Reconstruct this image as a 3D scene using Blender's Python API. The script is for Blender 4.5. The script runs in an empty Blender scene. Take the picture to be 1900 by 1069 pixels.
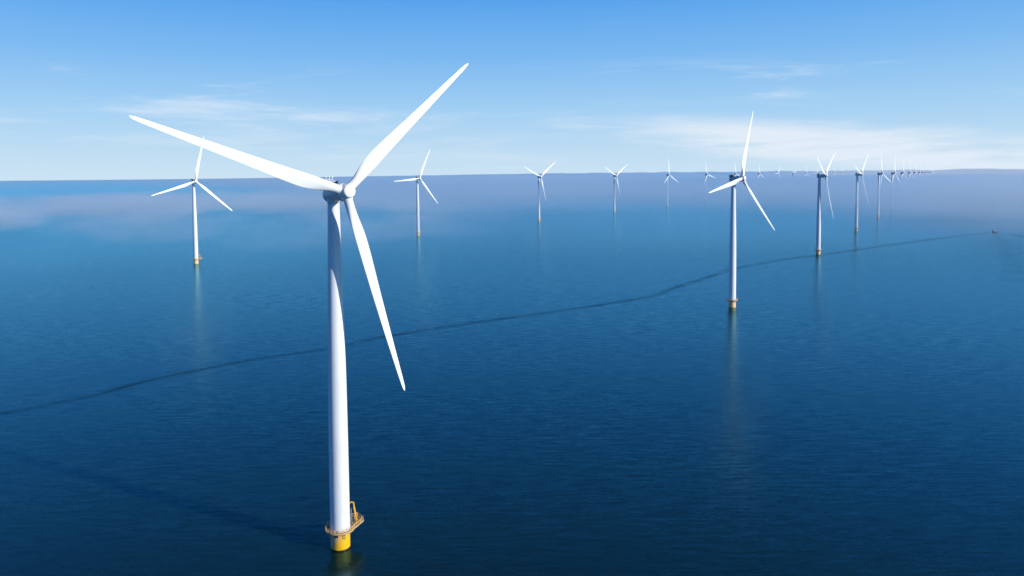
import bpy, math, random
from mathutils import Vector, Matrix, noise
R = math.radians
sc = bpy.context.scene
col = sc.collection
random.seed(4)

# ------------------------------------------------------------------ helpers
def sstep(a, b, x):
    t = max(0.0, min(1.0, (x - a) / (b - a)))
    return t * t * (3 - 2 * t)

class MB:
    """collects vertices and faces, built as ONE mesh object"""
    def __init__(self):
        self.v = []; self.f = []
    def add(self, vs, fs):
        n = len(self.v)
        self.v += [tuple(p) for p in vs]
        self.f += [tuple(i + n for i in q) for q in fs]
    def box(self, c, s, rot=None):
        M = rot or Matrix.Identity(3)
        vs = [Vector(c) + M @ Vector((x * s[0] / 2, y * s[1] / 2, z * s[2] / 2)) for x in (-1, 1) for y in (-1, 1) for z in (-1, 1)]
        self.add(vs, [(0, 1, 3, 2), (4, 6, 7, 5), (0, 4, 5, 1), (2, 3, 7, 6), (0, 2, 6, 4), (1, 5, 7, 3)])
    def tube(self, pts, r, n=8, closed=False):
        pts = [Vector(p) for p in pts]; rings = []
        m = len(pts)
        for i, p in enumerate(pts):
            a = pts[(i - 1) % m] if (closed or i > 0) else p
            b = pts[(i + 1) % m] if (closed or i < m - 1) else p
            d = (b - a).normalized()
            u = d.cross(Vector((0, 0, 1)))
            if u.length < 1e-3: u = Vector((1, 0, 0))
            u.normalize(); w = u.cross(d)
            rr = r[i] if isinstance(r, (list, tuple)) else r
            rings.append([p + u * rr * math.cos(2 * math.pi * k / n) + w * rr * math.sin(2 * math.pi * k / n) for k in range(n)])
        vs = [q for g in rings for q in g]; fs = []
        for i in range(m if closed else m - 1):
            j = (i + 1) % m
            for k in range(n):
                k2 = (k + 1) % n
                fs.append((i * n + k, i * n + k2, j * n + k2, j * n + k))
        if not closed:
            fs.append(tuple(range(n))[::-1]); fs.append(tuple((m - 1) * n + k for k in range(n)))
        self.add(vs, fs)
    def lathe(self, prof, n=48, axis='Z', caps=True):
        """prof: list of (radius, along)"""
        vs = []; fs = []; m = len(prof)
        for (r, a) in prof:
            for k in range(n):
                t = 2 * math.pi * k / n
                vs.append((r * math.cos(t), r * math.sin(t), a) if axis == 'Z' else (r * math.cos(t), a, r * math.sin(t)))
        for i in range(m - 1):
            for k in range(n):
                k2 = (k + 1) % n
                q = (i * n + k, i * n + k2, (i + 1) * n + k2, (i + 1) * n + k)
                fs.append(q if axis == 'Z' else q[::-1])
        if caps:
            a = tuple(range(n)); b = tuple((m - 1) * n + k for k in range(n))
            fs.append(a[::-1] if axis == 'Z' else a); fs.append(b if axis == 'Z' else b[::-1])
        self.add(vs, fs)
    def build(self, name, mat, parent=None, smooth=None):
        me = bpy.data.meshes.new(name)
        me.from_pydata(self.v, [], self.f); me.update()
        me.materials.append(mat)
        if smooth is not None:
            me.polygons.foreach_set('use_smooth', [True] * len(me.polygons))
            if smooth < 180:
                me.set_sharp_from_angle(angle=R(smooth))
        o = bpy.data.objects.new(name, me); col.objects.link(o)
        if parent: o.parent = parent
        return o

def tag(o, label=None, cat=None, group=None, kind=None):
    if label: o['label'] = label
    if cat: o['category'] = cat
    if group: o['group'] = group
    if kind: o['kind'] = kind

def empty(name, loc):
    o = bpy.data.objects.new(name, None); col.objects.link(o); o.location = loc
    o.empty_display_size = 2
    return o

# ------------------------------------------------------------------ materials
def newmat(name):
    m = bpy.data.materials.new(name); m.use_nodes = True
    nt = m.node_tree; b = nt.nodes['Principled BSDF']
    return m, nt, b
def N(nt, t, **kw):
    n = nt.nodes.new(t)
    for k, v in kw.items(): setattr(n, k, v)
    return n
def L(nt, a, b): nt.links.new(a, b)
def ramp(nt, fac, stops):
    r = N(nt, 'ShaderNodeValToRGB'); L(nt, fac, r.inputs[0])
    e = r.color_ramp.elements
    while len(e) < len(stops): e.new(0.5)
    for k, (p, c) in enumerate(stops):
        e[k].position = p; e[k].color = (c[0], c[1], c[2], 1) if len(c) == 3 else c
    return r
def noise_n(nt, vec, scale, detail=4, rough=.5, dist=0):
    n = N(nt, 'ShaderNodeTexNoise'); n.inputs['Scale'].default_value = scale
    n.inputs['Detail'].default_value = detail; n.inputs['Roughness'].default_value = rough
    n.inputs['Distortion'].default_value = dist
    if vec is not None: L(nt, vec, n.inputs['Vector'])
    return n
def mapping(nt, vec, scale=(1, 1, 1), rot=(0, 0, 0), loc=(0, 0, 0)):
    m = N(nt, 'ShaderNodeMapping'); L(nt, vec, m.inputs['Vector'])
    m.inputs['Scale'].default_value = scale; m.inputs['Rotation'].default_value = rot; m.inputs['Location'].default_value = loc
    return m.outputs[0]

def paint(name, base, worn, rough=.35, scale=.35, sx=(1, 1, .25), amt=(.45, .75)):
    m, nt, b = newmat(name)
    tc = N(nt, 'ShaderNodeTexCoord').outputs['Object']
    n = noise_n(nt, mapping(nt, tc, sx), scale, 6, .6)
    r = ramp(nt, n.outputs[0], [(amt[0], base), (amt[1], worn)])
    L(nt, r.outputs[0], b.inputs['Base Color'])
    b.inputs['Roughness'].default_value = rough
    b.inputs['Specular IOR Level'].default_value = .4
    return m

M_tower = paint('white_tower_paint', (.80, .80, .80), (.73, .735, .74), .35, .5, (1, 1, .15))
M_blade = paint('white_blade_gelcoat', (.84, .84, .84), (.78, .78, .785), .3, .3, (1, 1, .2))
M_nac = paint('shade_toned_nacelle_white', (.66, .70, .71), (.58, .62, .64), .4, .6, (1, .3, 1))  # white toned down and cooled, putting the nacelle's shade into its colour
M_grey = paint('galvanised_grey_steel', (.30, .31, .33), (.16, .17, .19), .5, 2, (1, 1, 1))
M_dark = paint('dark_steel', (.03, .035, .045), (.06, .06, .065), .5, 2, (1, 1, 1))
M_crane = paint('yellow_crane_paint', (.78, .40, .03), (.66, .36, .07), .4, 1.5, (1, 1, 1))
M_deck = paint('weathered_deck_paint', (.42, .28, .13), (.50, .36, .24), .6, 1.2, (1, 1, 1), (.35, .7))
M_rail = paint('weathered_railing_paint', (.82, .50, .14), (.78, .52, .28), .5, 1.2, (1, 1, 1), (.35, .7))
M_brown = paint('brown_cooler_grille', (.20, .13, .11), (.14, .10, .09), .6, 3, (1, 1, 1))
M_mark = paint('dark_marking_paint', (.05, .045, .02), (.09, .07, .03), .5, 3, (1, 1, 1))
M_boatwhite = paint('white_boat_paint', (.8, .8, .8), (.7, .7, .72), .35, .8, (1, 1, 1))
M_boatdark = paint('dark_hull_paint', (.04, .08, .14), (.06, .1, .16), .4, .8, (1, 1, 1))
M_window, _nt, _b = newmat('dark_window_glass')
_n = noise_n(_nt, N(_nt, 'ShaderNodeTexCoord').outputs['Object'], 1.5)
_r = ramp(_nt, _n.outputs[0], [(.4, (.015, .02, .03)), (.7, (.03, .04, .05))]); L(_nt, _r.outputs[0], _b.inputs['Base Color'])
_b.inputs['Roughness'].default_value = .1

# yellow foundation: bleached towards the left, dark band at the waterline
def foundation_mat():
    m, nt, b = newmat('yellow_foundation_paint')
    tc = N(nt, 'ShaderNodeTexCoord').outputs['Object']
    sep = N(nt, 'ShaderNodeSeparateXYZ'); L(nt, tc, sep.inputs[0])
    n = noise_n(nt, mapping(nt, tc, (1, 1, .35)), .9, 6, .6)
    # bleaching = -x (left) + height + noise
    a = N(nt, 'ShaderNodeMath', operation='MULTIPLY_ADD'); L(nt, sep.outputs[0], a.inputs[0]); a.inputs[1].default_value = -.22; a.inputs[2].default_value = -.28
    a2 = N(nt, 'ShaderNodeMath', operation='MULTIPLY_ADD'); L(nt, sep.outputs[2], a2.inputs[0]); a2.inputs[1].default_value = .13; L(nt, a.outputs[0], a2.inputs[2])
    a3 = N(nt, 'ShaderNodeMath', operation='ADD'); L(nt, a2.outputs[0], a3.inputs[0]); L(nt, n.outputs[0], a3.inputs[1])
    r = ramp(nt, a3.outputs[0], [(.32, (.86, .47, .004)), (.60, (.84, .45, .06)), (.95, (.66, .47, .30))])
    st = noise_n(nt, mapping(nt, tc, (3, 3, .25)), 1.6, 5, .65)
    rs = ramp(nt, st.outputs[0], [(.52, (0, 0, 0)), (.72, (.55, .55, .55))])
    mx = N(nt, 'ShaderNodeMix', data_type='RGBA'); L(nt, rs.outputs[0], mx.inputs[0]); L(nt, r.outputs[0], mx.inputs[6]); mx.inputs[7].default_value = (.55, .27, .06, 1)
    zn = N(nt, 'ShaderNodeMath', operation='MULTIPLY_ADD'); L(nt, st.outputs[0], zn.inputs[0]); zn.inputs[1].default_value = -.5; L(nt, sep.outputs[2], zn.inputs[2])
    rb = ramp(nt, zn.outputs[0], [(.02, (1, 1, 1)), (.22, (0, 0, 0))])
    mx2 = N(nt, 'ShaderNodeMix', data_type='RGBA'); L(nt, rb.outputs[0], mx2.inputs[0]); L(nt, mx.outputs[2], mx2.inputs[6]); mx2.inputs[7].default_value = (.02, .02, .012, 1)
    L(nt, mx2.outputs[2], b.inputs['Base Color']); b.inputs['Roughness'].default_value = .45
    return m
M_found = foundation_mat()
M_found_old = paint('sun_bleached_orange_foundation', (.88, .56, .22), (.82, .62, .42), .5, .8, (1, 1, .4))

# ------------------------------------------------------------------ water
def water_mat(name='water_surface', dark=1.0, amp=1.0, gloss=1.0):
    m, nt, b = newmat(name)
    geo = N(nt, 'ShaderNodeNewGeometry')
    pos = geo.outputs['Position']
    def wav(rot, sx, sy, scale, detail, rough, seed):
        return noise_n(nt, mapping(nt, pos, (sx, sy, 1), (0, 0, R(rot)), (seed, seed * .7, 0)), scale, detail, rough, .35)
    # slopes of the ripples, written straight into the normal so that far water stays rough
    w1 = wav(9, .16, 1.0, .60, 2, .5, 0)       # long crests
    w2 = wav(-14, .30, 1.0, 1.35, 3, .55, 31)   # short ripples
    w3 = wav(40, .8, 1.0, 1.7, 2, .5, 57)      # cross chop
    big = noise_n(nt, mapping(nt, pos, (.35, 1, 1)), .006, 5, .6)   # wind streaks and calm lanes
    bigr = ramp(nt, big.outputs[0], [(.35, (.45, .45, .45)), (.65, (1.2, 1.2, 1.2))])
    def lin(n, k):
        a = N(nt, 'ShaderNodeMath', operation='MULTIPLY_ADD'); L(nt, n.outputs[0], a.inputs[0]); a.inputs[1].default_value = k; a.inputs[2].default_value = -.5 * k
        return a.outputs[0]
    def add(a, c):
        s = N(nt, 'ShaderNodeMath', operation='ADD'); L(nt, a, s.inputs[0]); L(nt, c, s.inputs[1]); return s.outputs[0]
    sy = add(add(lin(w1, WAVE[0] * amp), lin(w2, WAVE[1] * amp)), lin(w3, WAVE[2] * amp))
    sx = add(lin(w3, WAVE[3] * amp), lin(w1, WAVE[3] * .3 * amp))
    def mul(a, c):
        s = N(nt, 'ShaderNodeMath', operation='MULTIPLY'); L(nt, a, s.inputs[0]); L(nt, c, s.inputs[1]); return s.outputs[0]
    cx = N(nt, 'ShaderNodeCombineXYZ')
    L(nt, mul(sx, bigr.outputs[0]), cx.inputs[0]); L(nt, mul(sy, bigr.outputs[0]), cx.inputs[1]); cx.inputs[2].default_value = 0
    va = N(nt, 'ShaderNodeVectorMath', operation='ADD'); L(nt, geo.outputs['Normal'], va.inputs[0]); L(nt, cx.outputs[0], va.inputs[1])
    vn = N(nt, 'ShaderNodeVectorMath', operation='NORMALIZE'); L(nt, va.outputs[0], vn.inputs[0])
    L(nt, vn.outputs[0], b.inputs['Normal'])
    # body colour: green-blue light coming back out of the water, patchy
    r = ramp(nt, big.outputs[0], [(.3, tuple(c * dark for c in BODY[0])), (.7, tuple(c * dark for c in BODY[1]))])
    L(nt, r.outputs[0], b.inputs['Base Color'])
    b.inputs['Roughness'].default_value = 1; b.inputs['Specular IOR Level'].default_value = 0
    b.subsurface_method = 'BURLEY'; b.inputs['Subsurface Weight'].default_value = 1; b.inputs['Subsurface Radius'].default_value = (1, 1, 1); b.inputs['Subsurface Scale'].default_value = 4
    fr = N(nt, 'ShaderNodeFresnel'); fr.inputs[0].default_value = FIOR; L(nt, vn.outputs[0], fr.inputs[1])
    gl = N(nt, 'ShaderNodeBsdfGlossy'); gl.inputs['Roughness'].default_value = .22; gl.inputs['Color'].default_value = (*[q * gloss for q in GLC], 1); L(nt, vn.outputs[0], gl.inputs['Normal'])
    ms = N(nt, 'ShaderNodeMixShader', name='surf'); L(nt, fr.outputs[0], ms.inputs[0]); L(nt, b.outputs[0], ms.inputs[1]); L(nt, gl.outputs[0], ms.inputs[2])
    L(nt, ms.outputs[0], nt.nodes['Material Output'].inputs['Surface'])
    return m
FIOR = 1.55; GLC = (.42, .88, 1.0)
WAVE = (.15, .13, .06, .06)
BODY = ((.003, .013, .015), (.003, .019, .022))
M_water = water_mat()
def wake_mat():
    m = water_mat('darkened_wake_water', .3, .6, .5); nt = m.node_tree; b = nt.nodes['surf']  # darker body and weaker gloss stand in for the ridges' dimmer reflection
    nt.nodes['Principled BSDF'].inputs['Subsurface Weight'].default_value = 0
    at = N(nt, 'ShaderNodeAttribute', attribute_name='strand')
    n = noise_n(nt, mapping(nt, N(nt, 'ShaderNodeNewGeometry').outputs['Position'], (1, 1, 1)), .05, 4, .6)
    r = ramp(nt, n.outputs[0], [(.3, (.35, .35, .35)), (.65, (1, 1, 1))])
    mu = N(nt, 'ShaderNodeMath', operation='MULTIPLY'); L(nt, at.outputs['Fac'], mu.inputs[0]); L(nt, r.outputs[0], mu.inputs[1])
    tr = N(nt, 'ShaderNodeBsdfTransparent'); mx = N(nt, 'ShaderNodeMixShader'); L(nt, mu.outputs[0], mx.inputs[0]); L(nt, tr.outputs[0], mx.inputs[1]); L(nt, b.outputs[0], mx.inputs[2])
    L(nt, mx.outputs[0], nt.nodes['Material Output'].inputs['Surface'])
    return m
M_wake = wake_mat()

o = MB(); S = 60000
o.add([(-S, -3000, 0), (S, -3000, 0), (S, S, 0), (-S, S, 0)], [(0, 1, 2, 3)])
sea = o.build('water', M_water); tag(sea, kind='structure')

# the two arms of the boat's wake: ridges a hand high with dimmer reflections put into their colour, long curving lines on the calm water
def smooth_path(p, step):
    out = []
    P = [Vector((a, b, 0)) for a, b in p]
    for i in range(len(P) - 1):
        p0 = P[max(i - 1, 0)]; p1 = P[i]; p2 = P[i + 1]; p3 = P[min(i + 2, len(P) - 1)]
        n = max(1, int((p2 - p1).length / step))
        for k in range(n):
            t = k / n
            out.append(.5 * ((2 * p1) + (p2 - p0) * t + (2 * p0 - 5 * p1 + 4 * p2 - p3) * t * t + (3 * p1 - p0 - 3 * p2 + p3) * t ** 3))
    out.append(P[-1])
    return out
def wake_arm(path, name, w0, w1, strands):
    """strands: (offset, half width, strength) as shares of the half width w0 (far end) .. w1 (near end)"""
    pts = smooth_path(path, 2.0); m = MB(); vs = []; fs = []; val = []
    nc = 65; n_ = len(pts)
    for i, p in enumerate(pts):
        a = pts[max(i - 1, 0)]; c = pts[min(i + 1, n_ - 1)]
        d = (c - a).normalized(); s = Vector((-d.y, d.x, 0))
        t = i / n_; hw = w1 + (w0 - w1) * t
        wob = 1.0 * noise.noise(Vector((i * .02, 3, 0)))
        endf = sstep(0, 20, i) * sstep(0, 6, n_ - 1 - i)
        for k in range(nc):
            u = -1 + 2 * k / (nc - 1); f = 0
            for q, (of, h, st) in enumerate(strands):
                o_ = of + .12 * noise.noise(Vector((i * .025, q * 7, 5)))
                g = st * (.7 + .9 * noise.noise(Vector((i * .05, q * 3, 9))))
                f = max(f, g * math.exp(-((u - o_) / h) ** 2))
            f *= endf * sstep(1, .8, abs(u))
            q = p + s * (u * hw + wob)
            vs.append((q.x, q.y, .006 + .07 * f)); val.append(max(0, min(1, f)))
    for i in range(n_ - 1):
        for k in range(nc - 1):
            a = i * nc + k; fs.append((a, a + nc, a + nc + 1, a + 1))
    m.add(vs, fs)
    o = m.build(name, M_wake, None, 180)
    at = o.data.attributes.new('strand', 'FLOAT', 'POINT'); at.data.foreach_set('value', val)
    return o
P1 = [(-330,262),(-270,283),(-210.6,309.6),(-197.9,319.6),(-182.5,336.0),(-168.0,358),(-145.1,383),(-121.2,403.9),(-94.2,420.3),(-81.3,433.2),(-61.2,453.7),(-28.2,478),(0.8,498.8),(40.2,524.1),(84.2,552.9),(108.0,571.4),(142.7,600.6),(168.8,638.8),(217.6,701.1),(247.3,742.1),(299.8,796.9),(374.7,859.4),(412,884),(499.1,950.0),(627.8,1046.7),(743.7,1127.9),(838,1190)]
P2 = [(843, 1188), (838, 1149), (820, 1090), (795, 1020), (765, 940)]
w1 = wake_arm(P1, 'wake', 32, 12, [(-.22, .03, .55), (-.09, .036, .95), (.03, .042, 1.0), (.17, .028, .45), (0, .18, .15)]); tag(w1, kind='structure')
w2 = wake_arm(P2, 'wake', 12, 12, [(0, .16, 1.0), (.3, .08, .5), (0, .3, .25)]); tag(w2, kind='structure')
P3 = [(838, 1180), (786, 1104), (708, 982), (625, 857), (544, 739), (480, 650)]
w3 = wake_arm(P3, 'wake', 16, 12, [(0, .3, .15), (.4, .15, .12), (-.5, .12, .10)]); tag(w3, kind='structure')

# ------------------------------------------------------------------ wind turbine
HUB = 96.45; TILT = R(5.9); OH = 7.15; ROT = 54.0; CONE = .069
def foundation_mb():
    m = MB(); m.lathe([(2.62, -6), (2.62, .0), (2.62, 4.75), (2.72, 4.8), (2.72, 5.05), (2.66, 5.1)], 64)
    return m
def deck_mb():
    """ring deck with a landing running out to the far right"""
    m = MB(); n = 56; ro, ri = 3.95, 2.74
    th = [2 * math.pi * k / n for k in range(n)]
    vs = []
    for z in (5.1, 5.32):
        vs += [(ri * math.cos(t), ri * math.sin(t), z) for t in th]
        vs += [(ro * math.cos(t), ro * math.sin(t), z) for t in th]
    fs = []
    for k in range(n):
        j = (k + 1) % n
        fs += [(k, j, n + j, n + k)[::1], (2 * n + k, 3 * n + k, 3 * n + j, 2 * n + j), (n + k, n + j, 3 * n + j, 3 * n + k), (k, 2 * n + k, 2 * n + j, j)]
    m.add(vs, fs)
    # landing
    P = [(3.9, -.3), (5.75, 4.2), (3.5, 7.0), (-.55, 3.85)]
    vs = [(x, y, 5.096) for x, y in P] + [(x, y, 5.326) for x, y in P]
    m.add(vs, [(3, 2, 1, 0), (4, 5, 6, 7)] + [(i, (i + 1) % 4, 4 + (i + 1) % 4, 4 + i) for i in range(4)])
    # edge kick plates and brackets below
    for a in range(0, 360, 30):
        t = R(a)
        m.tube([(2.7 * math.cos(t), 2.7 * math.sin(t), 4.2), (3.8 * math.cos(t), 3.8 * math.sin(t), 5.08)], .07, 6)
    for q in ((5.2, 4.0), (3.6, 6.2)):
        m.tube([(q[0] * .42, q[1] * .42, 3.6), (q[0], q[1], 5.05)], .1, 6)
    return m
def rail_path():
    pts = []
    for a in range(99, 356 - 0, 8):
        pts.append((3.9 * math.cos(R(a)), 3.9 * math.sin(R(a))))
    pts += [(4.55, 1.4), (5.15, 2.8), (5.7, 4.2), (4.95, 5.1), (4.2, 6.05), (3.5, 6.9), (2.4, 6.05), (1.2, 5.1), (.2, 4.4), (-.55, 3.88)]
    return pts
def rail_mb():
    m = MB(); pts = rail_path()
    for z, r in ((6.42, .06), (5.95, .045), (5.48, .09)):
        m.tube([(x, y, z) for x, y in pts], r, 6)
    for i, (x, y) in enumerate(pts):
        if i % 2 == 0: m.box((x, y, 5.88), (.13, .13, 1.1))
    return m
def crane_mb():
    m = MB()
    m.tube([(3.75, 3.5, 5.32), (3.75, 3.5, 6.5)], .30, 12)
    m.box((3.62, 3.72, 7.0), (.7, .7, .9))
    m.tube([(3.68, 3.6, 6.6), (3.05, 4.1, 9.7), (2.95, 4.2, 10.6)], [.27, .23, .2], 10)
    m.tube([(3.1, 4.1, 10.45), (2.3, 4.0, 10.75), (1.75, 3.7, 10.3)], [.24, .2, .15], 10)
    m.tube([(1.8, 3.7, 10.3), (1.8, 3.7, 9.6)], .06, 6)
    m.box((1.8, 3.7, 9.5), (.22, .22, .3))
    m.tube([(3.55, 3.3, 7.2), (3.0, 3.7, 9.4)], .06, 6)
    return m
def stair_mb():
    m = MB()
    for k in range(9):   # steep steps up to the tower door
        t = k / 8
        m.box((2.55 - .25 * t, 2.5 + .1 * t, 5.6 + 3.6 * t), (.28, .9, .07), Matrix.Rotation(R(42), 3, 'Z'))
    m.tube([(2.95, 2.3, 5.4), (2.65, 2.4, 9.9)], .05, 6)
    m.tube([(2.2, 3.0, 5.4), (1.95, 3.1, 9.9)], .05, 6)
    return m
def tower_mb():
    m = MB()
    D = [(5.12, 2.66), (5.5, 2.66), (20, 2.62), (34, 2.56), (46, 2.46), (58, 2.27), (70, 2.02), (82, 1.78), (HUB - 1.95, 1.56)]
    prof = []
    for i, (z, r) in enumerate(D):
        prof.append((r, z))
    out = []
    for i in range(len(prof) - 1):
        (r0, z0), (r1, z1) = prof[i], prof[i + 1]
        k = 4
        for q in range(k): out.append((r0 + (r1 - r0) * q / k, z0 + (z1 - z0) * q / k))
    out.append(prof[-1])
    m.lathe([(2.76, 5.33), (2.76, 5.6), (2.67, 5.61)] + [p for p in out if p[1] > 5.7], 72)
    return m
def flange_mb():
    m = MB()
    for z, r in ((27.5, 2.595),):
        m.lathe([(r - .02, z - .12), (r + .022, z - .11), (r + .022, z + .11), (r - .02, z + .12)], 72, caps=False)
    return m
def nacelle_mb():
    m = MB()   # lies along +Y, rotor plane at y = 0, rear at y = 9.9
    m.lathe([(1.75, 1.35), (2.16, 1.38), (2.28, 1.5), (2.28, 3.2), (2.16, 3.32), (2.12, 3.36), (2.12, 8.6), (2.06, 9.2), (1.86, 9.7), (1.5, 9.95)], 48, 'Y')
    m.lathe([(1.55, -2.2), (1.62, -1.3)], 40, 'Z')
    return m
def nacelle_fix(m):
    return m
def cooler_mb():
    m = MB()
    m.box((0, 8.35, 2.65), (3.3, 2.3, 1.5)); return m
def cooler_top_mb():
    m = MB(); m.box((0, 8.35, 3.48), (3.7, 2.7, .16))
    m.box((0, 9.62, 2.75), (3.7, .12, 1.3)); m.box((1.78, 8.9, 2.75), (.12, 1.3, 1.28)); m.box((-1.78, 8.9, 2.75), (.12, 1.3, 1.28))
    return m
def mast_mb():
    m = MB()
    for x, y in ((-1.3, 8.2), (-.2, 8.5), (.9, 8.8)):
        m.tube([(x, y, 3.5), (x, y, 4.8)], .1, 6)
        m.box((x, y, 4.85), (.26, .26, .2))
    m.tube([(-1.3, 8.2, 4.1), (.9, 8.8, 4.1)], .05, 6)
    return m
def hub_mb():
    m = MB()   # spinner with a flat nose disc
    m.lathe([(1.5, 1.3), (1.98, 1.28), (2.06, 1.1), (2.06, .2), (2.02, -.6), (1.9, -1.25), (1.74, -1.75), (1.68, -1.85), (1.64, -1.88), (1.66, -2.0), (1.62, -2.18), (1.45, -2.32), (1.0, -2.42), (.4, -2.46)], 48, 'Y')
    for k in range(3):   # collars the blades sit in
        a = R(120 * k)
        n = 28; vs = []; fs = []
        ring = [(1.28, 1.0), (1.32, 2.15), (1.24, 2.25)]
        for r, z in ring:
            for j in range(n):
                t = 2 * math.pi * j / n
                p = Vector((r * math.cos(t), r * math.sin(t), z)); vs.append(Matrix.Rotation(a, 3, 'Y') @ p)
        for i in range(2):
            for j in range(n):
                j2 = (j + 1) % n; fs.append((i * n + j, i * n + j2, (i + 1) * n + j2, (i + 1) * n + j))
        m.add(vs, fs)
    return m
def blade_mb():
    """span +Z, leading edge +X, front (upwind) -Y"""
    m = MB(); n = 36
    def interp(T, r):
        for (a, va), (b, vb) in zip(T, T[1:]):
            if r <= b:
                t = (r - a) / (b - a); t = t * t * (3 - 2 * t) if len(T) > 8 else t
                return va + (vb - va) * t
        return T[-1][1]
    def cr(T, r):   # catmull-rom on uneven table
        k = 0
        while k < len(T) - 2 and r > T[k + 1][0]: k += 1
        x1, y1 = T[k]; x2, y2 = T[k + 1]
        x0, y0 = T[k - 1] if k > 0 else (2 * x1 - x2, y1)
        x3, y3 = T[k + 2] if k < len(T) - 2 else (2 * x2 - x1, 2 * y2 - y1)
        m1 = (y2 - y0) / (x2 - x0); m2 = (y3 - y1) / (x3 - x1); h = x2 - x1; t = (r - x1) / h
        return (2*t**3 - 3*t*t + 1) * y1 + (t**3 - 2*t*t + t) * h * m1 + (-2*t**3 + 3*t*t) * y2 + (t**3 - t*t) * h * m2
    chord = [(1.9, 2.35), (4, 2.4), (6.5, 2.9), (9, 3.35), (11.5, 3.6), (15, 3.5), (20, 3.15), (27, 2.62), (35, 2.1), (43, 1.55), (49, 1.15), (52.5, .82), (53.6, .5), (54, .12)]
    thick = [(1.9, 1.0), (4, .98), (6.5, .74), (9, .52), (11.5, .41), (15, .33), (20, .27), (27, .23), (35, .2), (43, .18), (54, .16)]
    lead = [(1.9, 1.175), (4, 1.19), (6.5, 1.22), (9, 1.25), (11.5, 1.22), (15, 1.12), (20, 1.0), (27, .86), (35, .7), (43, .52), (49, .38), (52.5, .25), (53.6, .12), (54, -.02)]
    circ = [(1.9, 1.0), (4, .97), (6.5, .55), (9, .18), (11.5, 0), (54, 0)]
    twist = [(1.9, 16), (9, 14), (15, 9.5), (22, 6), (32, 3), (43, 1), (54, 0)]
    rs = [1.9, 2.4, 3, 3.6, 4.2, 4.8, 5.4, 6, 6.6, 7.2, 7.8, 8.4, 9, 9.7, 10.4, 11.2, 12, 13, 14, 15, 16.5, 18, 20, 22, 24.5, 27, 30, 33, 36, 39, 42, 45, 47.5, 49.5, 51, 52.2, 53, 53.5, 53.85, 54]
    vs = []; fs = []
    for r in rs:
        c = cr(chord, r); t = cr(thick, r); le = cr(lead, r); ci = max(0, min(1, cr(circ, r))); tw = R(cr(twist, r))
        for k in range(n):
            a = 2 * math.pi * k / n
            xc = .5 + .5 * math.cos(a)          # 1 = leading edge
            s = math.sin(a)
            xx = 1 - xc                          # distance from the leading edge
            yt = 5 * .5 * (.2969 * math.sqrt(max(xx, 0)) - .1260 * xx - .3516 * xx**2 + .2843 * xx**3 - .1015 * xx**4) * 2
            af = yt * t * (1 if s >= 0 else -1) * (1.0 if s < 0 else .75)
            cf = .5 * s * t
            y = cf * ci + af * (1 - ci) * .5 * 1.0 * 1.0
            if ci < 1: y = cf * ci + (af * .5) * (1 - ci)
            X = le - c * xx; Y = y * c
            px = 0.0
            Xr = X * math.cos(tw) + Y * math.sin(tw) * 1.0
            Yr = -X * math.sin(tw) + Y * math.cos(tw)
            pre = -CONE * ROT * (.35 * (r / ROT) + .65 * (r / ROT) ** 1.6)
            vs.append((Xr, Yr + pre, r))
    mm = len(rs)
    for i in range(mm - 1):
        for k in range(n):
            k2 = (k + 1) % n; fs.append((i * n + k, i * n + k2, (i + 1) * n + k2, (i + 1) * n + k))
    fs.append(tuple(range(n))[::-1]); fs.append(tuple((mm - 1) * n + k for k in range(n)))
    m.add(vs, fs)
    return m
def mark_mb():
    """dark painted sign on the foundation, wrapped round its wall"""
    m = MB(); R0 = 2.626
    def arc(c, zc, rx, rz, a0, a1, w, n=20):
        vs = []; fs = []
        for i in range(n + 1):
            a = R(a0 + (a1 - a0) * i / n)
            for q in (-w, w):
                x = c + (rx + q) * math.cos(a); z = zc + (rz + q) * math.sin(a)
                t = x / R0; vs.append((R0 * math.cos(t), R0 * math.sin(t), z))
        for i in range(n): fs.append((2*i, 2*i+1, 2*i+3, 2*i+2))
        m.add(vs, fs)
    arc(R0 * R(-56), 3.85, .42, .52, 15, 335, .11)
    arc(R0 * R(-55), 3.75, .18, .3, -40, 60, .08, 8)
    return m
def bracket_mb():
    m = MB(); t = R(-101)
    m.box((2.78 * math.cos(t), 2.78 * math.sin(t), 4.35), (.3, .95, .7), Matrix.Rotation(t, 3, 'Z'))
    m.box((2.74 * math.cos(t + .2), 2.74 * math.sin(t + .2), 4.62), (.22, 1.2, .14), Matrix.Rotation(t + .2, 3, 'Z'))
    return m

protos = {}
def get(key, fn, mat, smooth):
    """first use builds the mesh; every later turbine gets a copy that shares it"""
    if key not in protos:
        protos[key] = fn().build(key, mat, None, smooth)
        return protos[key]
    c = protos[key].copy(); col.objects.link(c); c.parent = None
    return c

def frame(yaw):
    n = Vector((math.sin(yaw) * math.cos(TILT), -math.cos(yaw) * math.cos(TILT), math.sin(TILT)))
    h = Vector((math.cos(yaw), math.sin(yaw), 0))
    v = h.cross(n)
    if v.z < 0: v = -v
    return n, h, v
def basis(X, Y, Z, loc):
    M = Matrix.Identity(4)
    for i in range(3):
        M[i][0] = X[i]; M[i][1] = Y[i]; M[i][2] = Z[i]; M[i][3] = loc[i]
    return M

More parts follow.
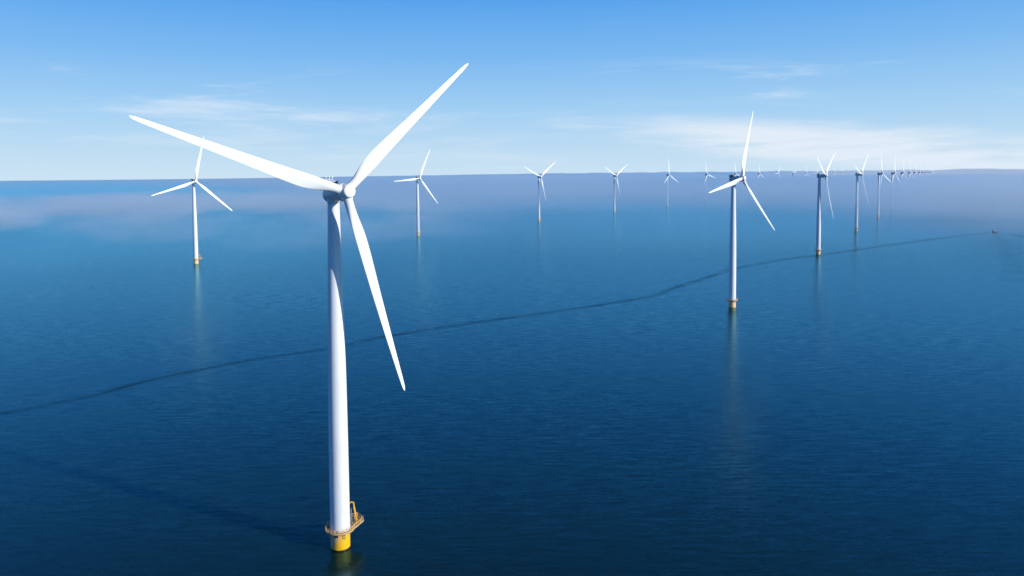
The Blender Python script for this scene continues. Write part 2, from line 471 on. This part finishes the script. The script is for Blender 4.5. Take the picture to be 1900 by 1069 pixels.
GROUP = 'wind turbines standing in two long rows across the water'
def turbine(x, y, yaw, az, label, detail=2):
    t = empty('wind_turbine', (x, y, 0)); tag(t, label, 'wind turbine', GROUP)
    yaw = R(yaw); az = R(az); n, h, v = frame(yaw)
    def put(o, M, parent=t):
        o.parent = parent; o.matrix_parent_inverse = Matrix.Identity(4); o.matrix_local = M; return o
    I = Matrix.Identity(4)
    fo = put(get('foundation', foundation_mb, M_found, 40), I)
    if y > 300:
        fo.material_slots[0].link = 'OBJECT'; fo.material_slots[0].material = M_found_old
    pl = put(get('platform', deck_mb, M_deck, None), I)
    tw = put(get('tower', tower_mb, M_tower, 30), I)
    if detail >= 1:
        put(get('railing', rail_mb, M_rail, None), I, pl)
        put(get('crane', crane_mb, M_crane, 40), I, pl)
    if detail >= 2:
        put(get('number_mark', mark_mb, M_mark, None), I, fo)
        put(get('bracket', bracket_mb, M_dark, None), I, fo)
        put(get('stairs', stair_mb, M_grey, None), I, pl)
        put(get('cabinet', cabinet_mb, M_grey, None), I, pl)
        put(get('toolbox', small_cabinet_mb, M_grey, None), I, pl)
        put(get('flange', flange_mb, M_tower, 30), I, tw)
        put(get('door', door_mb, M_dark, None), I, tw)
    top = Vector((0, 0, HUB)) + n * OH
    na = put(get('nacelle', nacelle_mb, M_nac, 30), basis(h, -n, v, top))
    # yaw column stays upright under the tilted nacelle
    if detail >= 1:
        put(get('cooler', cooler_mb, M_brown, None), I, na)
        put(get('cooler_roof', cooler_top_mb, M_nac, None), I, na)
        put(get('mast', mast_mb, M_tower, None), I, na)
    c, s = math.cos(az), math.sin(az)
    put(get('hub', hub_mb, M_blade, 35), basis(h * c - v * s, -n, h * s + v * c, top))
    for k in range(3):
        a = az + k * 2 * math.pi / 3; c, s = math.cos(a), math.sin(a)
        put(get('blade', blade_mb, M_blade, 60), basis(h * c - v * s, -n, h * s + v * c, top))
    return t
def cabinet_mb():
    m = MB(); m.box((1.9, 4.35, 6.0), (1.0, 1.3, 1.36), Matrix.Rotation(R(42), 3, 'Z')); return m
def small_cabinet_mb():
    m = MB(); m.box((3.0, 5.3, 5.75), (.8, .9, .86), Matrix.Rotation(R(42), 3, 'Z')); return m
def door_mb():
    m = MB(); t = R(50)
    m.box((2.6 * math.cos(t), 2.6 * math.sin(t), 9.6), (.16, .9, 2.1), Matrix.Rotation(t, 3, 'Z')); return m
# the yaw column is along the tilted frame; shift it back under the tower axis
def nacelle_mb():
    m = MB()
    m.lathe([(1.75, 1.35), (2.16, 1.38), (2.28, 1.5), (2.28, 3.2), (2.16, 3.32), (2.12, 3.36), (2.12, 8.6), (2.06, 9.2), (1.86, 9.7), (1.5, 9.95)], 48, 'Y')
    k = MB(); k.lathe([(1.58, -2.75), (1.58, -2.3), (1.75, -2.1), (1.75, -1.0)], 40, 'Z')
    rot = Matrix.Rotation(TILT, 3, 'X')
    m.add([rot @ Vector(p) + Vector((0, OH, 0)) for p in k.v], k.f)
    return m

SPEC = [  # x, y, yaw, azimuth, detail, label
 (-39.74, 192.67, 38.4, 48.2, 2, 'huge white wind turbine with yellow base in the foreground, nearest of all'),
 (188.1, 544.0, 41.1, 19.5, 2, 'tall white wind turbine right of centre, its base in front of the dark wake line'),
 (415.3, 894.6, 51.4, 297.0, 2, 'white wind turbine with raised V blades whose base touches the dark wake line'),
 (639.5, 1238.7, 47.5, 287.6, 2, 'white wind turbine just behind the dark wake line, blades in a narrow V'),
 (868.5, 1590.3, 46.3, 352.9, 1, 'white wind turbine with one blade straight up, fifth in the right-hand row'),
 (1126.0, 1994.8, 46.3, 8, 1, 'white wind turbine with tower half lost in fog, sixth in the right-hand row'),
 (-340.2, 853.8, 40.9, 12.8, 2, 'white wind turbine at the left, its upper blade behind the nearest turbine\'s blade'),
 (-110.1, 1224.7, 38.7, 24.9, 1, 'white wind turbine just right of the nearest one, a blade pointing level to the left'),
 (121.7, 1573.9, 38.6, 293.6, 1, 'white wind turbine near the centre, wide V blades and tower visible to the water'),
 (349.9, 1926.5, 39.0, 295.7, 1, 'white wind turbine with blades in a wide V, tower cut in two by the fog'),
 (577.7, 2268.9, 46.0, 358.4, 1, 'white wind turbine with an upright blade, second left of the tall right-hand turbine'),
 (833.6, 2711.2, 44.0, 346.0, 1, 'small white wind turbine directly left of the tall right-hand one, tower swallowed by fog'),
]
azA = [10, 3, 22, 12, 14, 2, 130, 15, 100, 8, 30]
names = ['seventh', 'eighth', 'ninth', 'tenth', 'eleventh', 'twelfth', 'thirteenth', 'fourteenth', 'fifteenth', 'sixteenth', 'seventeenth']
XA = [(1427.3,2473),(1670.1,2845),(1913.3,3217),(2157.3,3589),(2399.4,3961),(2642.8,4333),(2886.8,4705),(3128.3,5077),(3366.8,5449),(3605.3,5821),(3844.9,6193)]
for i, (x, y) in enumerate(XA):
    end = ', the farthest' if i == len(XA) - 1 else ''
    SPEC.append((x, y, 49 + (i * 37 % 5) - 2, azA[i], 1 if i < 3 else 0, 'tiny white wind turbine above the fog, %s in the right-hand row%s' % (names[i], end)))
XB = [(1071.5,3085),(1314.5,3459),(1556.3,3833),(1798.8,4207),(2038.8,4581),(2277.0,4955),(2524.2,5329),(2758.5,5703),(3004.9,6077)]
azB = [348, 0, 30, 60, 6, 28, 38, 2, 0]
LB = ['small white wind turbine seen behind the nacelle of the tall right-hand turbine',
      'small white wind turbine, blade straight up, directly right of the tall right-hand turbine',
      'tiny white wind turbine with leaning blade, second right of the tall right-hand turbine',
      'tiny white wind turbine with slanting blade, third right of the tall right-hand turbine',
      'very faint wind turbine just left of the one whose base touches the wake',
      'very faint wind turbine behind the left blade of the one touching the wake',
      'very faint wind turbine right beside the hub of the one touching the wake',
      'very faint wind turbine, left one of two between third and fourth right-row turbines',
      'very faint distant wind turbine just left of the fourth one in the right-hand row']
for i, (x, y) in enumerate(XB):
    SPEC.append((x, y, 44 + (i * 23 % 5) - 1, azB[i], 1 if i < 2 else 0, LB[i]))
for s in SPEC: turbine(s[0], s[1], s[2], s[3], s[5], s[4])

# ------------------------------------------------------------------ boats
def hull(m, Ln, B, H, z0=0):
    secs = [(-.5, .82, 1.0), (-.3, .95, 1.0), (0, 1, 1.02), (.25, .85, 1.1), (.4, .5, 1.2), (.5, .03, 1.32)]
    vs = []; fs = []; k = 7
    for (u, w, hh) in secs:
        for j in range(k):
            a = math.pi * j / (k - 1)
            x = B / 2 * w * math.cos(a); d = math.sin(a) ** .6 if j not in (0, k - 1) else 0
            vs.append((x, u * Ln, H * hh - d * (H * hh + .5) + z0))
    for i in range(len(secs) - 1):
        for j in range(k - 1): fs.append((i * k + j, (i + 1) * k + j, (i + 1) * k + j + 1, i * k + j + 1))
        fs.append((i * k, i * k + k - 1, (i + 1) * k + k - 1, (i + 1) * k))
    fs.append(tuple(range(k))); fs.append(tuple((len(secs) - 1) * k + j for j in range(k))[::-1])
    m.add(vs, fs)
def boat(loc, rz, Ln, B, H, hullmat, label, cat, mast=True):
    b = empty('boat', loc); b.rotation_euler = (0, 0, R(rz)); tag(b, label, cat)
    m = MB(); hull(m, Ln, B, H); m.build('hull', hullmat, b, 40)
    m = MB(); m.box((0, Ln * .02, H + 1.0), (B * .62, Ln * .36, 1.9)); m.box((0, Ln * .03, H + 2.6), (B * .5, Ln * .2, 1.25)); m.box((0, Ln * .03, H + 3.28), (B * .58, Ln * .25, .1))
    cb = m.build('cabin', M_boatwhite, b)
    m = MB()
    for s in (-1, 1): m.box((s * B * .31, Ln * .02, H + 1.3), (.05, Ln * .3, .6)); m.box((s * B * .25, Ln * .03, H + 2.7), (.05, Ln * .17, .6))
    m.box((0, Ln * .131, H + 2.7), (B * .42, .05, .6)); m.box((0, -Ln * .071, H + 2.7), (B * .42, .05, .6))
    m.build('window', M_window, cb)
    if mast:
        m = MB(); m.tube([(0, 0, H + 3.3), (0, -.2, H + 7.5)], .1, 6); m.tube([(-1.2, -.1, H + 6), (1.2, -.1, H + 6)], .06, 6)
        m.build('mast', M_boatwhite, b)
    m = MB()
    pr_ = [(-B * .42, -Ln * .48), (-B * .48, -Ln * .2), (-B * .48, Ln * .1), (-B * .3, Ln * .36), (0, Ln * .47), (B * .3, Ln * .36), (B * .48, Ln * .1), (B * .48, -Ln * .2), (B * .42, -Ln * .48)]
    m.tube([(x, y, H * 1.1 + .8) for x, y in pr_], .05, 6)
    for x, y in pr_: m.tube([(x, y, H * .95), (x, y, H * 1.1 + .8)], .04, 6)
    m.build('railing', M_boatwhite, b)
    return b
boat((844.5, 1193, 0), -8, 13, 4.6, 1.5, M_boatdark, 'small dark hulled boat with white cabin at the tip of the dark V wake', 'boat')
boat((-1108, 2152, 0), -88, 22, 6.0, 2.6, M_boatwhite, 'white motorboat in thin fog on the far left with white foam behind', 'boat', False)
# foam of the left boat
m_foam, nt, b = newmat('white_foam')
tc = N(nt, 'ShaderNodeTexCoord').outputs['Object']
n_ = noise_n(nt, mapping(nt, tc, (.3, 1, 1)), .9, 6, .7)
r_ = ramp(nt, n_.outputs[0], [(.3, (.35, .42, .5)), (.6, (.8, .8, .8))]); L(nt, r_.outputs[0], b.inputs['Base Color'])
b.inputs['Roughness'].default_value = .8
def foam(x0, x1, y, w0, w1, name='foam'):
    m = MB(); vs = []; fs = []; n = 60
    for i in range(n + 1):
        t = i / n; x = x0 + (x1 - x0) * t
        w = (w0 + (w1 - w0) * t) * (.7 + .6 * noise.noise(Vector((i * .5, 1, 0))))
        for q in (-1, -.4, .4, 1): vs.append((x, y + q * w / 2 - 2 * t, .03 + 1.5 * (1 - abs(q)) * (1 - t) ** .5 * (1 + .6 * noise.noise(Vector((i * .9, q * 2, 3))))))
    for i in range(n):
        for k in range(3): a = i * 4 + k; fs.append((a, a + 1, a + 5, a + 4))
    m.add(vs, fs); return m.build(name, m_foam, None)
fm = foam(-1118, -1190, 2152, 9, 6); tag(fm, kind='structure')

# ------------------------------------------------------------------ low fog bank lying on and above the water
def fog_mat(name, color, fn):
    m = bpy.data.materials.new(name); m.use_nodes = True; nt = m.node_tree
    nt.nodes.clear(); out = N(nt, 'ShaderNodeOutputMaterial')
    v = N(nt, 'ShaderNodeVolumePrincipled')
    v.inputs['Color'].default_value = color; v.inputs['Anisotropy'].default_value = 0
    pos = N(nt, 'ShaderNodeNewGeometry').outputs['Position']
    sp = N(nt, 'ShaderNodeSeparateXYZ'); L(nt, pos, sp.inputs[0])
    def M2(op, a, b=None):
        n = N(nt, 'ShaderNodeMath', operation=op)
        for k, q in enumerate((a, b)):
            if q is None: continue
            if isinstance(q, (int, float)): n.inputs[k].default_value = q
            else: L(nt, q, n.inputs[k])
        return n.outputs[0]
    def S_(x, a, b, lo=0, hi=1):
        r1 = N(nt, 'ShaderNodeMapRange', interpolation_type='SMOOTHSTEP'); L(nt, x, r1.inputs[0])
        r1.inputs[1].default_value = a; r1.inputs[2].default_value = b; r1.inputs[3].default_value = lo; r1.inputs[4].default_value = hi
        return r1.outputs[0]
    def NZ(scale, detail, seed, sx=1, sy=1, sz=0):
        return noise_n(nt, mapping(nt, pos, (sx, sy, sz), (0, 0, R(12)), (seed * 1000, seed * 700, 0)), scale, detail, .55).outputs[0]
    x, y, z = sp.outputs
    d = M2('SQRT', M2('ADD', M2('MULTIPLY', x, x), M2('MULTIPLY', y, y)))
    bear = M2('DIVIDE', x, y)          # tangent of the bearing
    dens = fn(nt, M2, S_, NZ, x, y, z, d, bear)
    L(nt, dens, v.inputs['Density']); L(nt, v.outputs[0], out.inputs['Volume'])
    return m
def fog_far(nt, M2, S_, NZ, x, y, z, d, bear):
    big = NZ(1 / 1500, 2, 1.0); med = NZ(1 / 520, 3, 2.3, .8, 1)
    # raised layer: open water shows below it, hubs stand out above it
    ztop = M2('ADD', M2('ADD', 66, M2('MULTIPLY', med, 26)), M2('MULTIPLY', M2('MULTIPLY', S_(d, 8000, 13000), S_(bear, -.45, .15)), M2('ADD', -34, M2('MULTIPLY', NZ(1 / 1000, 2, 5.0), 135))))
    up = S_(M2('SUBTRACT', z, ztop), -9, 7, 1, 0)
    low = M2('MAXIMUM', S_(z, 32, 56), S_(d, 2300, 4600))
    fine = NZ(1 / 190, 3, 6.4, .8, 1, 1.5)
    patch = S_(M2('ADD', M2('ADD', M2('MULTIPLY', med, .55), M2('MULTIPLY', fine, .25)), M2('MULTIPLY', big, .20)), .44, .56)
    start = S_(M2('ADD', d, M2('MULTIPLY', big, -1200)), 300, 1000)
    side = S_(bear, -.34, .10, .01, 1)
    lay = M2('MULTIPLY', M2('MULTIPLY', M2('MULTIPLY', start, side), FOG_A), M2('ADD', M2('MULTIPLY', patch, .88), .12))
    far = M2('MULTIPLY', M2('MULTIPLY', S_(d, 3000, 7500), S_(bear, -.55, .12, .03, 1)), FOG_B)
    veil = M2('MULTIPLY', M2('MULTIPLY', S_(z, 45, 88, 1, 0), S_(bear, -.5, .1, .06, 1)), FOG_V)
    mc = N(nt, 'ShaderNodeMix', data_type='RGBA'); L(nt, M2('MAXIMUM', S_(bear, .3, .75), M2('MULTIPLY', patch, .6)), mc.inputs[0]); mc.inputs[6].default_value = FOGC; mc.inputs[7].default_value = FOGW
    for q in nt.nodes:
        if q.type == 'PRINCIPLED_VOLUME':
            mh = N(nt, 'ShaderNodeMix', data_type='RGBA'); L(nt, M2('MULTIPLY', S_(bear, .30, .60), S_(d, 4000, 9000)), mh.inputs[0]); L(nt, mc.outputs[2], mh.inputs[6]); mh.inputs[7].default_value = FOGH
            L(nt, mh.outputs[2], q.inputs['Color'])
    lowr = M2('MULTIPLY', M2('MULTIPLY', M2('MULTIPLY', S_(bear, .44, .72), S_(d, 1000, 1700)), M2('MULTIPLY', S_(z, 3, 14), S_(z, 20, 60, 1, 0))), M2('MULTIPLY', S_(NZ(1 / 420, 2, 9.0, .7, 1), .38, .56), .0040))
    veil = M2('ADD', veil, lowr)
    return M2('ADD', M2('MULTIPLY', M2('MULTIPLY', M2('ADD', lay, far), up), low), veil)
def fog_left(nt, M2, S_, NZ, x, y, z, d, bear):
    med = NZ(1 / 210, 4, 7.0, 1, 1, 2.2); big = NZ(1 / 900, 1, 3.0)
    t = S_(M2('ADD', M2('MULTIPLY', med, .65), M2('MULTIPLY', big, .35)), .445, .575)
    zz = M2('MULTIPLY', S_(z, 3, 14), S_(M2('SUBTRACT', z, M2('MULTIPLY', med, 50)), -2, 20, 1, 0))
    reg = M2('MULTIPLY', M2('MULTIPLY', S_(d, 860, 1120), S_(d, 2400, 4400, 1, 0)), S_(bear, -.30, .08, 1, 0))
    return M2('MULTIPLY', M2('MULTIPLY', M2('MULTIPLY', t, zz), reg), FOG_L)
def fog_box(name, mat, q, z0, z1):
    m = MB(); vs = [(a, b, z) for z in (z0, z1) for a, b in q]
    m.add(vs, [(3, 2, 1, 0), (4, 5, 6, 7)] + [(i, (i + 1) % 4, 4 + (i + 1) % 4, 4 + i) for i in range(4)])
    return m.build(name, mat)
FOG_A, FOG_B, FOG_V, FOG_L = .0038, .0008, .00022, .0056
FOGC = (.42, .71, 1.0, 1); FOGW = (.62, .81, 1.0, 1); FOGH = (.76, .88, 1.0, 1)
mf = fog_mat('fog_vapour_far', FOGC, fog_far); ml = fog_mat('fog_vapour_low', FOGW, fog_left)
mf.cycles.volume_step_rate = .04; ml.cycles.volume_step_rate = .13
fo = fog_box('fog_bank', mf, [(-1500, 850), (1500, 850), (24000, 23000), (-24000, 23000)], 2, 190)
tag(fo, 'pale blue fog bank spread over the far water up to the horizon', 'fog', kind='stuff')
fl = fog_box('fog_patch', ml, [(-1000, 700), (500, 700), (2600, 4400), (-4600, 4400)], 2, 60)
tag(fl, 'thin lavender wisps of low fog over the water on the left', 'fog', kind='stuff')

# ------------------------------------------------------------------ light
SKY = [(0, (.60, .78, .93)), (.03, (.52, .73, .92)), (.09, (.36, .63, .92)), (.16, (.20, .49, .90)), (.24, (.085, .36, .86)), (.31, (.030, .30, .88)), (.45, (.012, .18, .55)), (.62, (.012, .065, .17)), (1.0, (.008, .045, .13))]
SUN_AZ = -27.0     # direction towards the sun, degrees from +X
SUN_EL = 22.0
sd = bpy.data.lights.new('sun', 'SUN'); sd.energy = 4.7; sd.angle = R(.5); sd.color = (1.0, .955, .90)
so = bpy.data.objects.new('sun', sd); col.objects.link(so)
S = Vector((math.cos(R(SUN_EL)) * math.cos(R(SUN_AZ)), math.cos(R(SUN_EL)) * math.sin(R(SUN_AZ)), math.sin(R(SUN_EL))))
so.rotation_euler = S.to_track_quat('Z', 'Y').to_euler()
so.location = (300, -100, 300)

w = bpy.data.worlds.new('World'); sc.world = w; w.use_nodes = True
nt = w.node_tree; nt.nodes.clear()
out = N(nt, 'ShaderNodeOutputWorld'); bg = N(nt, 'ShaderNodeBackground'); L(nt, bg.outputs[0], out.inputs[0])
sky = N(nt, 'ShaderNodeTexSky', sky_type='NISHITA'); sky.sun_disc = False
sky.sun_elevation = R(SUN_EL); sky.sun_rotation = R(90 - SUN_AZ)
sky.air_density = 1.0; sky.dust_density = .3; sky.ozone_density = 2.5; sky.altitude = 100
bg.inputs['Strength'].default_value = .12
tc = N(nt, 'ShaderNodeTexCoord').outputs['Generated']
def M2(op, a, b=None, c=None):
    n = N(nt, 'ShaderNodeMath', operation=op)
    for k, v in enumerate((a, b, c)):
        if v is None: continue
        if isinstance(v, (int, float)): n.inputs[k].default_value = v
        else: L(nt, v, n.inputs[k])
    return n.outputs[0]
nrm = N(nt, 'ShaderNodeVectorMath', operation='NORMALIZE'); L(nt, tc, nrm.inputs[0])
sp = N(nt, 'ShaderNodeSeparateXYZ'); L(nt, nrm.outputs[0], sp.inputs[0])
el = M2('ARCSINE', sp.outputs[2]); azi = M2('ARCTAN2', sp.outputs[0], sp.outputs[1])
# clean air colour by height above the horizon, blended with the physical sky
gr = ramp(nt, M2('MAXIMUM', el, 0), SKY)
gr.color_ramp.interpolation = 'B_SPLINE' if False else 'LINEAR'
sk = N(nt, 'ShaderNodeVectorMath', operation='SCALE'); L(nt, sky.outputs[0], sk.inputs[0]); sk.inputs[3].default_value = .09
mx = N(nt, 'ShaderNodeMix', data_type='RGBA'); mx.inputs[0].default_value = .95; L(nt, sk.outputs[0], mx.inputs[6]); L(nt, gr.outputs[0], mx.inputs[7])
# cirrus: streaks drawn out along the horizon
cv = N(nt, 'ShaderNodeCombineXYZ'); L(nt, azi, cv.inputs[0]); L(nt, el, cv.inputs[1])
def cn(sx, sy, scale, detail, rough, dist, seed, rot=0):
    return noise_n(nt, mapping(nt, cv.outputs[0], (sx, sy, 1), (0, 0, R(rot)), (seed, seed * .37, 0)), scale, detail, rough, dist).outputs[0]
def band(x, a, b, c, d):   # 0 below a, 1 between b and c, 0 above d
    r1 = N(nt, 'ShaderNodeMapRange', interpolation_type='SMOOTHSTEP'); L(nt, x, r1.inputs[0]); r1.inputs[1].default_value = a; r1.inputs[2].default_value = b
    r2 = N(nt, 'ShaderNodeMapRange', interpolation_type='SMOOTHSTEP'); L(nt, x, r2.inputs[0]); r2.inputs[1].default_value = c; r2.inputs[2].default_value = d; r2.inputs[3].default_value = 1; r2.inputs[4].default_value = 0
    return M2('MULTIPLY', r1.outputs[0], r2.outputs[0])
f1 = cn(3.0, 26, 1.0, 7, .62, .6, 2.3, -3)
f2 = cn(7, 60, 1.0, 6, .6, .5, 8.1, 4)
tex = M2('ADD', M2('MULTIPLY', f1, .65), M2('MULTIPLY', f2, .35))
def thr(x, a, b):
    r1 = N(nt, 'ShaderNodeMapRange', interpolation_type='SMOOTHSTEP'); L(nt, x, r1.inputs[0]); r1.inputs[1].default_value = a; r1.inputs[2].default_value = b
    return r1.outputs[0]
# bank on the right: its upper edge falls towards the right
upper = M2('ADD', el, M2('MULTIPLY', M2('SUBTRACT', azi, .33), .10))
bankR = M2('MULTIPLY', M2('MULTIPLY', band(azi, .16, .36, 1.2, 1.8), band(upper, .012, .035, .048, .082)), thr(tex, .34, .54))
veil = M2('MULTIPLY', band(el, .0, .03, .05, .13), thr(tex, .45, .70))
wisp = M2('MULTIPLY', band(el, .055, .085, .12, .16), thr(f1, .53, .70))
high = M2('MULTIPLY', band(el, .15, .3, .9, 1.3), thr(f1, .5, .8))
cl = M2('ADD', M2('ADD', M2('MULTIPLY', bankR, .86), M2('MULTIPLY', veil, .48)), M2('ADD', M2('MULTIPLY', wisp, .34), M2('MULTIPLY', high, .12)))
cl = M2('MINIMUM', cl, .9)
mc = N(nt, 'ShaderNodeMix', data_type='RGBA'); L(nt, cl, mc.inputs[0]); L(nt, mx.outputs[2], mc.inputs[6]); mc.inputs[7].default_value = (.78, .86, .95, 1)
dk = N(nt, 'ShaderNodeMix', data_type='RGBA'); r1 = N(nt, 'ShaderNodeMapRange', interpolation_type='SMOOTHSTEP'); L(nt, sp.outputs[1], r1.inputs[0]); r1.inputs[1].default_value = .55; r1.inputs[2].default_value = -.35
L(nt, r1.outputs[0], dk.inputs[0]); dk.blend_type = 'MULTIPLY'; L(nt, mc.outputs[2], dk.inputs[6]); dk.inputs[7].default_value = (.25, .52, .88, 1)
L(nt, dk.outputs[2], bg.inputs['Color']); bg.inputs['Strength'].default_value = 1.0

# ------------------------------------------------------------------ camera
F, CX, CY, W_, H_ = 1344.523, 896.174, 403.153, 1900.0, 1069.0
pitch, roll, CH = R(3.3011), R(-.511466), 101.0911
fw = Vector((0, math.cos(pitch), -math.sin(pitch))); r = Vector((1, 0, 0)); u = r.cross(fw)
c, s = math.cos(roll), math.sin(roll)
r2 = r * c + u * s; u2 = -r * s + u * c
cam = bpy.data.cameras.new('camera'); co = bpy.data.objects.new('camera', cam); col.objects.link(co)
co.matrix_world = basis(r2, u2, -fw, (0, 0, CH))
cam.sensor_fit = 'HORIZONTAL'; cam.sensor_width = 36; cam.lens = F / W_ * 36
cam.shift_x = (W_ / 2 - CX) / W_; cam.shift_y = (CY - H_ / 2) / W_
cam.clip_start = .5; cam.clip_end = 200000
sc.camera = co

sc.view_settings.view_transform = 'Standard'; sc.view_settings.look = 'None'; sc.view_settings.exposure = 0; sc.view_settings.gamma = 1
cy = sc.cycles
cy.use_denoising = True
cy.max_bounces = 6; cy.diffuse_bounces = 2; cy.glossy_bounces = 3; cy.volume_bounces = 2; cy.transparent_max_bounces = 12
cy.sample_clamp_indirect = 6
cy.volume_step_rate = 1; cy.volume_max_steps = 1024
